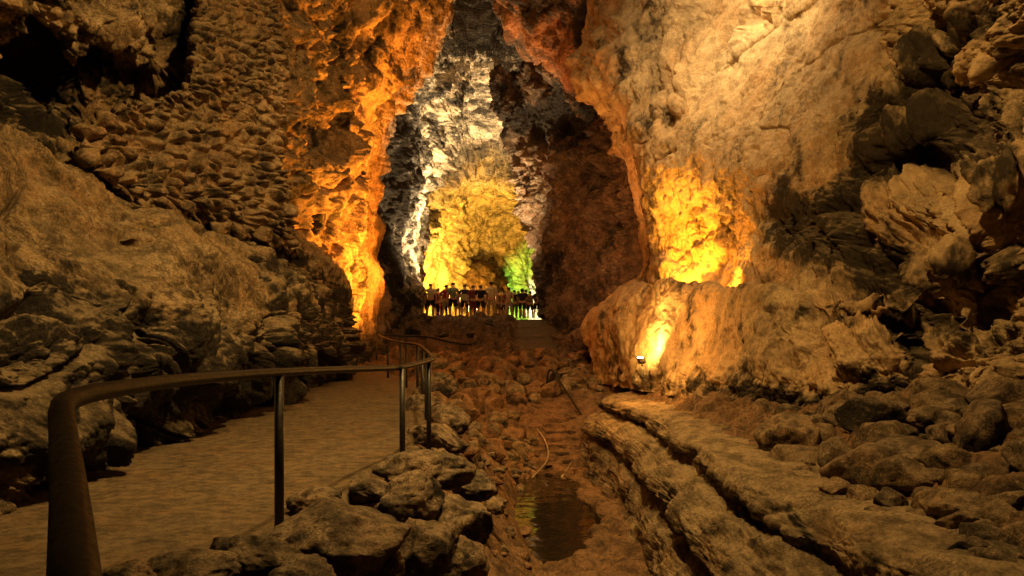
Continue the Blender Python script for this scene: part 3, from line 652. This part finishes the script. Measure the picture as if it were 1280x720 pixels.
tube('handrail', [W(*p) for p in [(472, 417, 27), (500, 420, 28), (532, 421, 29.5), (556, 426, 30), (578, 430, 30.3), (589, 430, 30.5), (596, 427, 30.6)]], .035, M_bronze, R2, loc0=b2)
for (px, py, Y, by) in [(532, 422, 29.5, 456), (592, 430, 30.5, 460), (597, 428, 30.9, 459), (500, 421, 28, 458)]: post(px, py, Y, by, R2, b2, .034)

# ------------------------------------------------------------------ stairs and their rails
st = empty('stone_stairs', (1.2, 17, -1.5)); tag(st, 'worn earth and stone stairs climbing out of the pit behind the pool', 'stairs')
n = 8
for i in range(n):
    bm = bmesh.new(); z0 = -1.5+i*.115; y0 = 17.1+i*.44
    bmesh.ops.create_cube(bm, size=1); bmesh.ops.scale(bm, vec=(.84, .62, .22), verts=bm.verts)
    bmesh.ops.subdivide_edges(bm, edges=bm.edges, cuts=7, use_grid_fill=True)
    bmesh.ops.translate(bm, vec=(1.19-1.2+.02*math.sin(i*2), y0-17+.25, z0+1.5-.03), verts=bm.verts)
    P_ = np.array([v.co[:] for v in bm.verts]); cc = P_.mean(0); d = P_-cc; d2_ = np.sign(d)*np.abs(d)**1.0
    P_ = cc+d2_*(1-.05*np.linalg.norm(d/np.array([.42, .31, .11]), axis=1)[:, None]**2*.4)
    P_ += .03*np.stack([fbm(P_*5+i, 4, 3), fbm(P_*5+i, 4, 4), fbm(P_*5+i, 4, 5)], -1)
    for v, c in zip(bm.verts, P_): v.co = c
    me = bpy.data.meshes.new('step'); bm.to_mesh(me); bm.free(); me.materials.append(M_red)
    o = bpy.data.objects.new('step', me); COL.objects.link(o); o.parent = st
r0 = W(728, 520, 20.3)
R3 = empty('stair_handrail', r0); tag(R3, 'dark bent handrail beside the ramp above the right side of the stairs', 'handrail')
tube('rail', [W(*p) for p in [(684, 492, 23.5), (684, 476, 23.5), (686, 464, 23.4), (692, 464, 23.2), (703, 482, 22), (716, 502, 21), (728, 521, 20.3)]], .03, M_bronze, R3, loc0=r0)
post(728, 521, 20.3, 545, R3, r0, .028)
r0 = W(670, 596, 16.3); R4 = empty('stair_handrail', r0); tag(R4, 'thin curved pale handrail at the left foot of the stairs', 'handrail')
tube('rail', [W(*p) for p in [(671, 536, 19.3), (680, 548, 18.6), (685, 562, 18), (684, 575, 17.3), (676, 586, 16.8), (665, 597, 16.2)]], .016, M_pale, R4, loc0=r0); post(666, 596, 16.3, 610, R4, r0, .016)
r0 = W(700, 601, 16.3); R5 = empty('stair_handrail', r0); tag(R5, 'short straight pale handrail slanting down to the pool at the right foot of the stairs', 'handrail')
tube('rail', [W(*p) for p in [(716, 576, 17.6), (699, 601, 16.2)]], .018, M_pale, R5, 1, loc0=r0); post(699.5, 601, 16.25, 616, R5, r0, .016); post(715, 577, 17.5, 596, R5, r0, .016)

# ------------------------------------------------------------------ people
def skin_mesh(name, verts, edges, radii, sub=1, root=0):
    me = bpy.data.meshes.new(name); me.from_pydata(verts, edges, []); me.update()
    o = bpy.data.objects.new(name, me); COL.objects.link(o)
    sk = o.modifiers.new('s', 'SKIN'); sk.use_smooth_shade = True
    for d, r in zip(me.skin_vertices[0].data, radii): d.radius = r if isinstance(r, tuple) else (r, r)
    me.skin_vertices[0].data[root].use_root = True
    sb = o.modifiers.new('b', 'SUBSURF'); sb.levels = sub
    dg = bpy.context.evaluated_depsgraph_get(); dg.update()
    m2 = bpy.data.meshes.new_from_object(o.evaluated_get(dg)); m2.name = name
    bpy.data.objects.remove(o); bpy.data.meshes.remove(me)
    m2.polygons.foreach_set('use_smooth', np.ones(len(m2.polygons), bool)); return m2
class Sk:
    def __init__(s): s.v = []; s.e = []; s.r = []
    def add(s, p, r, par=None):
        s.v.append(tuple(p)); s.r.append(r); k = len(s.v)-1
        if par is not None: s.e.append((par, k))
        return k
def arm(pose, sd):
    sh = Vector((.175*sd, 0, 1.40))
    if pose == 'down': el = Vector((.235*sd, -.02, 1.12)); wr = Vector((.245*sd, .06, .88)); hd = Vector((0, .02, -1))
    elif pose == 'front': el = Vector((.25*sd, .02, 1.13)); wr = Vector((.10*sd, .22, 1.08)); hd = Vector((-.8*sd, .5, .1))
    elif pose == 'hip': el = Vector((.36*sd, -.08, 1.16)); wr = Vector((.20*sd, .02, .99)); hd = Vector((-.6*sd, .5, -.5))
    else: el = Vector((.27*sd, .16, 1.36)); wr = Vector((.16*sd, .28, 1.58)); hd = Vector((-.2*sd, .2, 1))
    return sh, el, wr, hd.normalized()
def make_person(kind, poses, legs):
    b = Sk(); top = {}
    p = b.add((0, 0, .95), (.135, .10)); w_ = b.add((0, 0, 1.10), (.12, .09), p); c = b.add((0, 0, 1.28), (.145, .10), w_); s_ = b.add((0, 0, 1.41), (.10, .07), c)
    n_ = b.add((0, 0, 1.49), .052, s_); h1 = b.add((0, .01, 1.56), (.068, .075), n_); h2 = b.add((0, .01, 1.64), (.078, .092), h1); h3 = b.add((0, 0, 1.70), (.055, .065), h2)
    b.add((0, .115, 1.60), .012, h1)
    sp = .10 if legs == 'wide' else .075
    ft = []
    for sd in (-1, 1):
        fw = .10*sd if legs == 'step' else 0
        hp = b.add((.085*sd, 0, .88), .088, p); kn = b.add((sp*sd*1.1, .02+fw, .49), .056, hp); cf = b.add((sp*sd*1.15, -.01+fw*1.3, .32), .052, kn); an = b.add((sp*sd*1.2, -.01+fw*1.6, .09), .038, cf); he = b.add((sp*sd*1.25, .06+fw*1.6, .045), .036, an); b.add((sp*sd*1.35, .16+fw*1.6, .035), .03, he)
        ft.append((sp*sd, fw))
    arms = []
    for sd, po in zip((-1, 1), poses):
        sh, el, wr, hd = arm(po, sd); arms.append((sh, el, wr))
        a = b.add(sh, .052, s_); e = b.add(el, .038, a); f = b.add(wr, .026, e); pm = b.add(wr+hd*.06, (.032, .018), f)
        side = hd.cross(Vector((0, 1, 0)) if abs(hd.y) < .7 else Vector((0, 0, 1))).normalized()
        for k, L in enumerate((.062, .075, .07, .055)):
            o_ = side*(.012*(k-1.5)*1.7); q = b.add(wr+hd*.085+o_, .0085, pm); q2 = b.add(wr+hd*(.085+L*.55)+o_*1.1, .008, q); b.add(wr+hd*(.085+L)+o_*1.1+Vector((0, .012, 0)), .007, q2)
        t = b.add(wr+hd*.04+side*.034, .010, pm); b.add(wr+hd*.075+side*.052, .008, t)
    body = skin_mesh('body', b.v, b.e, b.r, 1)
    # shirt
    t = Sk(); p = t.add((0, 0, .93), (.155, .115)); a1 = t.add((0, 0, 1.10), (.14, .108), p); c = t.add((0, 0, 1.28), (.165, .12), a1); s_ = t.add((0, 0, 1.41), (.115, .085), c)
    for (sh, el, wr) in arms:
        a = t.add(sh, .070, s_); t.add(sh.lerp(el, .75), .058, a)
    shirt = skin_mesh('shirt', t.v, t.e, t.r, 1)
    def low(L, rr, nm):
        t = Sk(); p = t.add((0, 0, .96), (.145, .11))
        for i, sd in enumerate((-1, 1)):
            fw = ft[i][1]; hp = t.add((.085*sd, 0, .86), .102, p); kn = t.add((ft[i][0]*1.1, .02+fw, .50), rr, hp)
            if L == 'long': t.add((ft[i][0]*1.2, fw*1.5, .12), rr*.85, kn)
        return skin_mesh(nm, t.v, t.e, t.r, 1)
    tr = low('long', .075, 'trousers'); sh_ = low('short', .088, 'shorts')
    t = Sk(); p = t.add((0, 0, .98), (.15, .115)); q = t.add((0, 0, .80), (.18, .14), p); t.add((0, 0, .52), (.22, .17), q); skirt = skin_mesh('skirt', t.v, t.e, t.r, 1)
    # hair
    def hair(longer):
        bm = bmesh.new(); bmesh.ops.create_uvsphere(bm, u_segments=14, v_segments=10, radius=1)
        for v in bm.verts:
            x, y, z = v.co
            if z < -.1 and y > -.1: z = -.1+.2*(z+.1); y *= .8
            if longer and z < 0 and y < .2: z *= 2.3
            v.co = (x*.084, y*.099-.012, 1.652+z*.078)
        me = bpy.data.meshes.new('hair'); bm.to_mesh(me); bm.free(); me.polygons.foreach_set('use_smooth', np.ones(len(me.polygons), bool)); return me
    return dict(body=body, shirt=shirt, trousers=tr, shorts=sh_, skirt=skirt, hair=hair(False), long=hair(True))
K = [make_person('a', ('down', 'down'), 'wide'), make_person('b', ('front', 'front'), 'wide'), make_person('c', ('hip', 'down'), 'step'), make_person('d', ('down', 'up'), 'step')]
cm = {}
def cloth(c):
    if c not in cm: cm[c] = plain('cloth_%s' % c, COLS[c], .9, 0, 0, 30, .2, .2)
    return cm[c]
COLS = dict(grey=(.22, .21, .18), navy=(.02, .022, .05), khaki=(.28, .22, .13), beige=(.42, .35, .24), black=(.015, .014, .014), red=(.30, .03, .025), green=(.12, .14, .09), brown=(.16, .09, .05), white=(.6, .56, .48), skin=(.42, .24, .15), hair=(.03, .018, .01), fair=(.30, .19, .09), maroon=(.14, .03, .03), tan=(.36, .24, .14), blue=(.06, .08, .15))
PPL = [ # px, head py, kind, top, bottom type, bottom colour, hair, hair long, label
 (510.5, 354, 0, 'grey', 'trousers', 'black', 'hair', 0, 'person in a grey shirt and dark trousers at the left end of the crowd'),
 (517.5, 360, 1, 'maroon', 'shorts', 'brown', 'hair', 0, 'shorter person in dark red between the grey and navy shirts at the left end'),
 (524.5, 355, 2, 'navy', 'trousers', 'khaki', 'hair', 0, 'person in a navy shirt and khaki trousers near the left end of the crowd'),
 (531, 360, 1, 'brown', 'shorts', 'black', 'hair', 0, 'person in a brown shirt just right of the khaki trousers'),
 (539, 354, 2, 'beige', 'shorts', 'black', 'hair', 0, 'broad person in a beige shirt and black shorts'),
 (549, 359.5, 0, 'red', 'skirt', 'red', 'hair', 1, 'person in a long red dress with long dark hair'),
 (559, 355.5, 2, 'red', 'shorts', 'khaki', 'hair', 0, 'person in a red shirt and khaki shorts beside the red dress'),
 (567, 352.5, 0, 'green', 'shorts', 'black', 'hair', 0, 'tall person in a grey green shirt and black shorts'),
 (579.5, 355, 1, 'navy', 'shorts', 'black', 'hair', 0, 'person in a navy top carrying a pale bag on the back'),
 (590, 356, 3, 'maroon', 'trousers', 'maroon', 'hair', 0, 'person in dark red raising the right arm'),
 (596, 361.5, 1, 'tan', 'skirt', 'maroon', 'fair', 1, 'smaller person in a tan top and dark skirt left of the middle'),
 (602, 356, 0, 'black', 'shorts', 'black', 'hair', 0, 'person dressed all in black near the middle of the crowd'),
 (607, 360, 1, 'brown', 'shorts', 'black', 'hair', 1, 'person in brown half behind the tall beige one'),
 (614, 351.5, 0, 'beige', 'trousers', 'tan', 'hair', 0, 'tallest person of the crowd, in beige from top to bottom'),
 (623.5, 362.5, 0, 'brown', 'trousers', 'brown', 'hair', 0, 'short person in brown just right of the tallest one'),
 (635, 358.5, 2, 'tan', 'trousers', 'tan', 'hair', 0, 'person in tan with dark hair against the green glow'),
 (643, 362, 0, 'black', 'trousers', 'blue', 'hair', 0, 'person in a black top and dark blue trousers against the green glow'),
 (651.5, 360, 1, 'black', 'shorts', 'black', 'hair', 1, 'person in black with long hair against the green glow'),
 (656, 361.5, 0, 'green', 'shorts', 'brown', 'hair', 0, 'person in a dark green shirt second from the right group end'),
 (662, 363.5, 0, 'brown', 'shorts', 'black', 'hair', 0, 'slim person in brown next to the right end of the crowd'),
 (514.5, 361, 0, 'black', 'trousers', 'black', 'hair', 0, 'person in black half hidden behind the grey shirt at the left end'),
 (545, 361, 0, 'maroon', 'trousers', 'black', 'hair', 0, 'person in dark red half hidden behind the broad beige shirt'),
 (554, 361, 1, 'brown', 'trousers', 'black', 'fair', 0, 'fair haired person half hidden between the two red figures'),
 (573, 361, 0, 'grey', 'shorts', 'brown', 'fair', 0, 'fair haired person in grey half hidden left of the pale bag'),
 (585, 362, 1, 'black', 'trousers', 'black', 'hair', 0, 'person in black half hidden right of the pale bag'),
 (629, 363, 0, 'maroon', 'shorts', 'black', 'hair', 0, 'person in dark red half hidden left of the green glow'),
 (647, 363, 1, 'grey', 'trousers', 'black', 'fair', 0, 'fair haired person in grey half hidden against the green glow'),
 (670, 361, 3, 'navy', 'shorts', 'black', 'hair', 0, 'person in dark blue with an arm raised at the right end of the crowd'),
]
TZ = 2.66
rp = random.Random(5)
for i, (px, hy, k, tc, bt, bc, hc, lg, lab) in enumerate(PPL):
    Y = 40.6+rp.uniform(-.1, 1.3)+(1.4 if hy > 359 else 0); px += rp.uniform(-1.4, 1.4)
    H_ = CAMZ+(HZ-hy)/F*Y-TZ; s = H_/1.755
    r = empty('person', ((px-640)/F*Y, Y, TZ), rp.uniform(-.5, .5)); r.scale = (s*rp.uniform(1.12, 1.3), s*1.15, s)
    tag(r, lab, 'person', 'crowd standing at the end of the ramp')
    for part, me, c in (('body', K[k]['body'], 'skin'), ('shirt', K[k]['shirt'], tc), (bt, K[k][bt], bc), ('hair', K[k]['long' if lg else 'hair'], hc)):
        o = bpy.data.objects.new(part, me); COL.objects.link(o); o.parent = r
        if not me.materials: me.materials.append(cloth(c))
        o.material_slots[0].link = 'OBJECT'; o.material_slots[0].material = cloth(c)
    if lab.startswith('person in a navy top'):
        bm = bmesh.new(); bmesh.ops.create_cube(bm, size=1); bmesh.ops.scale(bm, vec=(.36, .12, .32), verts=bm.verts); bmesh.ops.bevel(bm, geom=bm.edges[:], offset=.04, segments=3, affect='EDGES')
        me = bpy.data.meshes.new('shoulder_bag'); bm.to_mesh(me); bm.free(); me.materials.append(cloth('beige')); o = bpy.data.objects.new('shoulder_bag', me); COL.objects.link(o)
        o.location = ((px-640)/F*Y, Y-.2, TZ+1.02); tag(o, 'pale beige bag hanging at the back of the person in the navy top', 'bag')

# ------------------------------------------------------------------ lamps
def spot(name, loc, tgt, power, col, ang=120, blend=.6, size=.15):
    l = bpy.data.lights.new(name, 'SPOT'); l.energy = power; l.color = col; l.spot_size = math.radians(ang); l.spot_blend = blend; l.shadow_soft_size = size
    o = bpy.data.objects.new(name, l); COL.objects.link(o); o.location = loc
    o.rotation_euler = (Vector(tgt)-Vector(loc)).to_track_quat('-Z', 'Y').to_euler(); return o
def point(name, loc, power, col, size=.15):
    l = bpy.data.lights.new(name, 'POINT'); l.energy = power; l.color = col; l.shadow_soft_size = size
    o = bpy.data.objects.new(name, l); COL.objects.link(o); o.location = loc; return o
WARM = (1, .58, .17); ORG = (1, .40, .06); YEL = (1, .60, .08); WHT = (1, .80, .52); RED = (1, .33, .06)
# the visible floor flood: housing, bracket, glass
lp = W(802, 452, 17.4)
fl = empty('floor_lamp', lp, .5); fl.scale = (.7, .7, .7); tag(fl, 'small floodlight on the ground blazing white against the right wall', 'lamp')
def boxm(name, sx, sy, sz, loc, mat, par, bev=.01, rx=0):
    bm = bmesh.new(); bmesh.ops.create_cube(bm, size=1); bmesh.ops.scale(bm, vec=(sx, sy, sz), verts=bm.verts); bmesh.ops.bevel(bm, geom=bm.edges[:], offset=bev, segments=2, affect='EDGES')
    me = bpy.data.meshes.new(name); bm.to_mesh(me); bm.free(); me.materials.append(mat); o = bpy.data.objects.new(name, me); COL.objects.link(o); o.location = loc; o.rotation_euler = (rx, 0, 0)
    if par: o.parent = par
    return o
boxm('housing', .24, .12, .16, (0, 0, .02), M_steel, fl, rx=-.5)
boxm('glass', .20, .02, .12, (0, .035, .10), emis('lamp_glass', (1, .75, .35), 60), fl, .004, rx=-.9)
boxm('bracket', .04, .04, .12, (0, -.02, -.09), M_steel, fl, .005)
# light sources of the place, and added unseen fills
spot('lamp_light', (lp[0]-.05, lp[1]-.1, lp[2]+.22), (lp[0]+.3, lp[1]+.8, lp[2]+.9), 520, (1, .55, .12), 160, .8, .06)
point('lamp_light', (lp[0]-.5, lp[1]-1.6, lp[2]+.7), 200, (1, .44, .08), .05)  # extra point added ahead of the lamp to carry its spill onto the bench
spot('recess_flood', W(846, 362, 18.3), W(846, 270, 19.3), 1000, (1, .40, .025), 165, 1, .1)
spot('recess_flood', W(905, 364, 16.4), W(905, 280, 17.6), 260, (1, .36, .03), 160, 1, .1)
spot('buttress_flood', W(590, 408, 25), W(440, 250, 25), 12500, (1, .31, .025), 125, .8, .25)
spot('buttress_flood', W(520, 60, 33), W(500, 40, 27), 1500, ORG, 140, .5, .25)
spot('dark_buttress_fill', W(600, 405, 24), W(735, 230, 32), 1900, (1, .42, .13), 80, 1, .25)  # side fill added to lift the dark buttress, source unseen
VW = (1, .66, .30)
spot('vault_flood', (-2.2, 36.2, 2.4), (-3.2, 40.5, 14), 8000, VW, 100, .6, .3)
spot('vault_flood', W(590, 398, 43.5), W(575, 60, 40), 45000, VW, 110, .6, .3)
spot('vault_flood', (-2.6, 33.5, 3.0), (-1.2, 31, 15), 6000, VW, 75, .8, .3)
spot('vault_flood', W(560, 300, 44), W(520, 180, 44), 1500, VW, 120, .6, .3)
spot('chamber_flood', W(575, 396, 54), W(590, 260, 66), 20000, (1, .47, .04), 150, 1, .4)
spot('cream_flood', W(525, 396, 49), W(535, 230, 55), 6000, VW, 110, .8, .4)
spot('chamber_flood', W(620, 398, 57), W(585, 290, 70), 12000, (1, .47, .04), 80, .6, .4)
spot('green_flood', W(660, 404, 70), W(668, 345, 84), 9000, (.45, 1, .08), 70, .8, .3)
spot('alcove_flood', W(676, 398, 76), W(678, 372, 84), 5000, (1, .9, .6), 80, .6, .3)
spot('upper_flood', (2.6, 15.6, 10.4), (5.4, 17.6, 9.0), 2000, (1, .68, .30), 150, 1, .25)
spot('side_flood', W(700, 390, 23), W(770, 60, 25), 1300, (1, .40, .10), 80, 1, .3)
spot('pit_flood', (.2, 20.0, 6.5), (0, 18.0, -.8), 380, RED, 110, .9, .3)
spot('near_fill_left', (.9, 6.0, 8.8), (-4.8, 11, 4.4), 3300, WARM, 150, .8, .18)  # added unseen overhead fill for the left rocks and path
spot('near_fill_right', (-.6, 4.5, 8.6), (5, 9.0, 2.4), 2500, WARM, 150, .8, .18)  # matching overhead fill added for the right bank, no lamp there
spot('far_path_fill', (-2.5, 14, 7.5), (-3.5, 18, 0), 220, WARM, 120, .8, .2)  # weak unseen fill added over the far path

wd = bpy.data.worlds.new('World'); S.world = wd; wd.use_nodes = True
bg = wd.node_tree.nodes['Background']; bg.inputs[0].default_value = (1, .55, .22, 1); bg.inputs[1].default_value = .008

cam = bpy.data.cameras.new('Camera'); co = bpy.data.objects.new('Camera', cam); COL.objects.link(co); S.camera = co
co.location = (0, 0, CAMZ); co.rotation_euler = (math.pi/2, 0, 0); cam.sensor_width = 36; cam.lens = 36*F/1280; cam.shift_y = (HZ-360)/1280; cam.clip_start = .05; cam.clip_end = 500
S.view_settings.view_transform = 'Standard'; S.view_settings.look = 'None'; S.view_settings.exposure = 0; S.view_settings.gamma = 1
S.cycles.max_bounces = 4; S.cycles.diffuse_bounces = 2
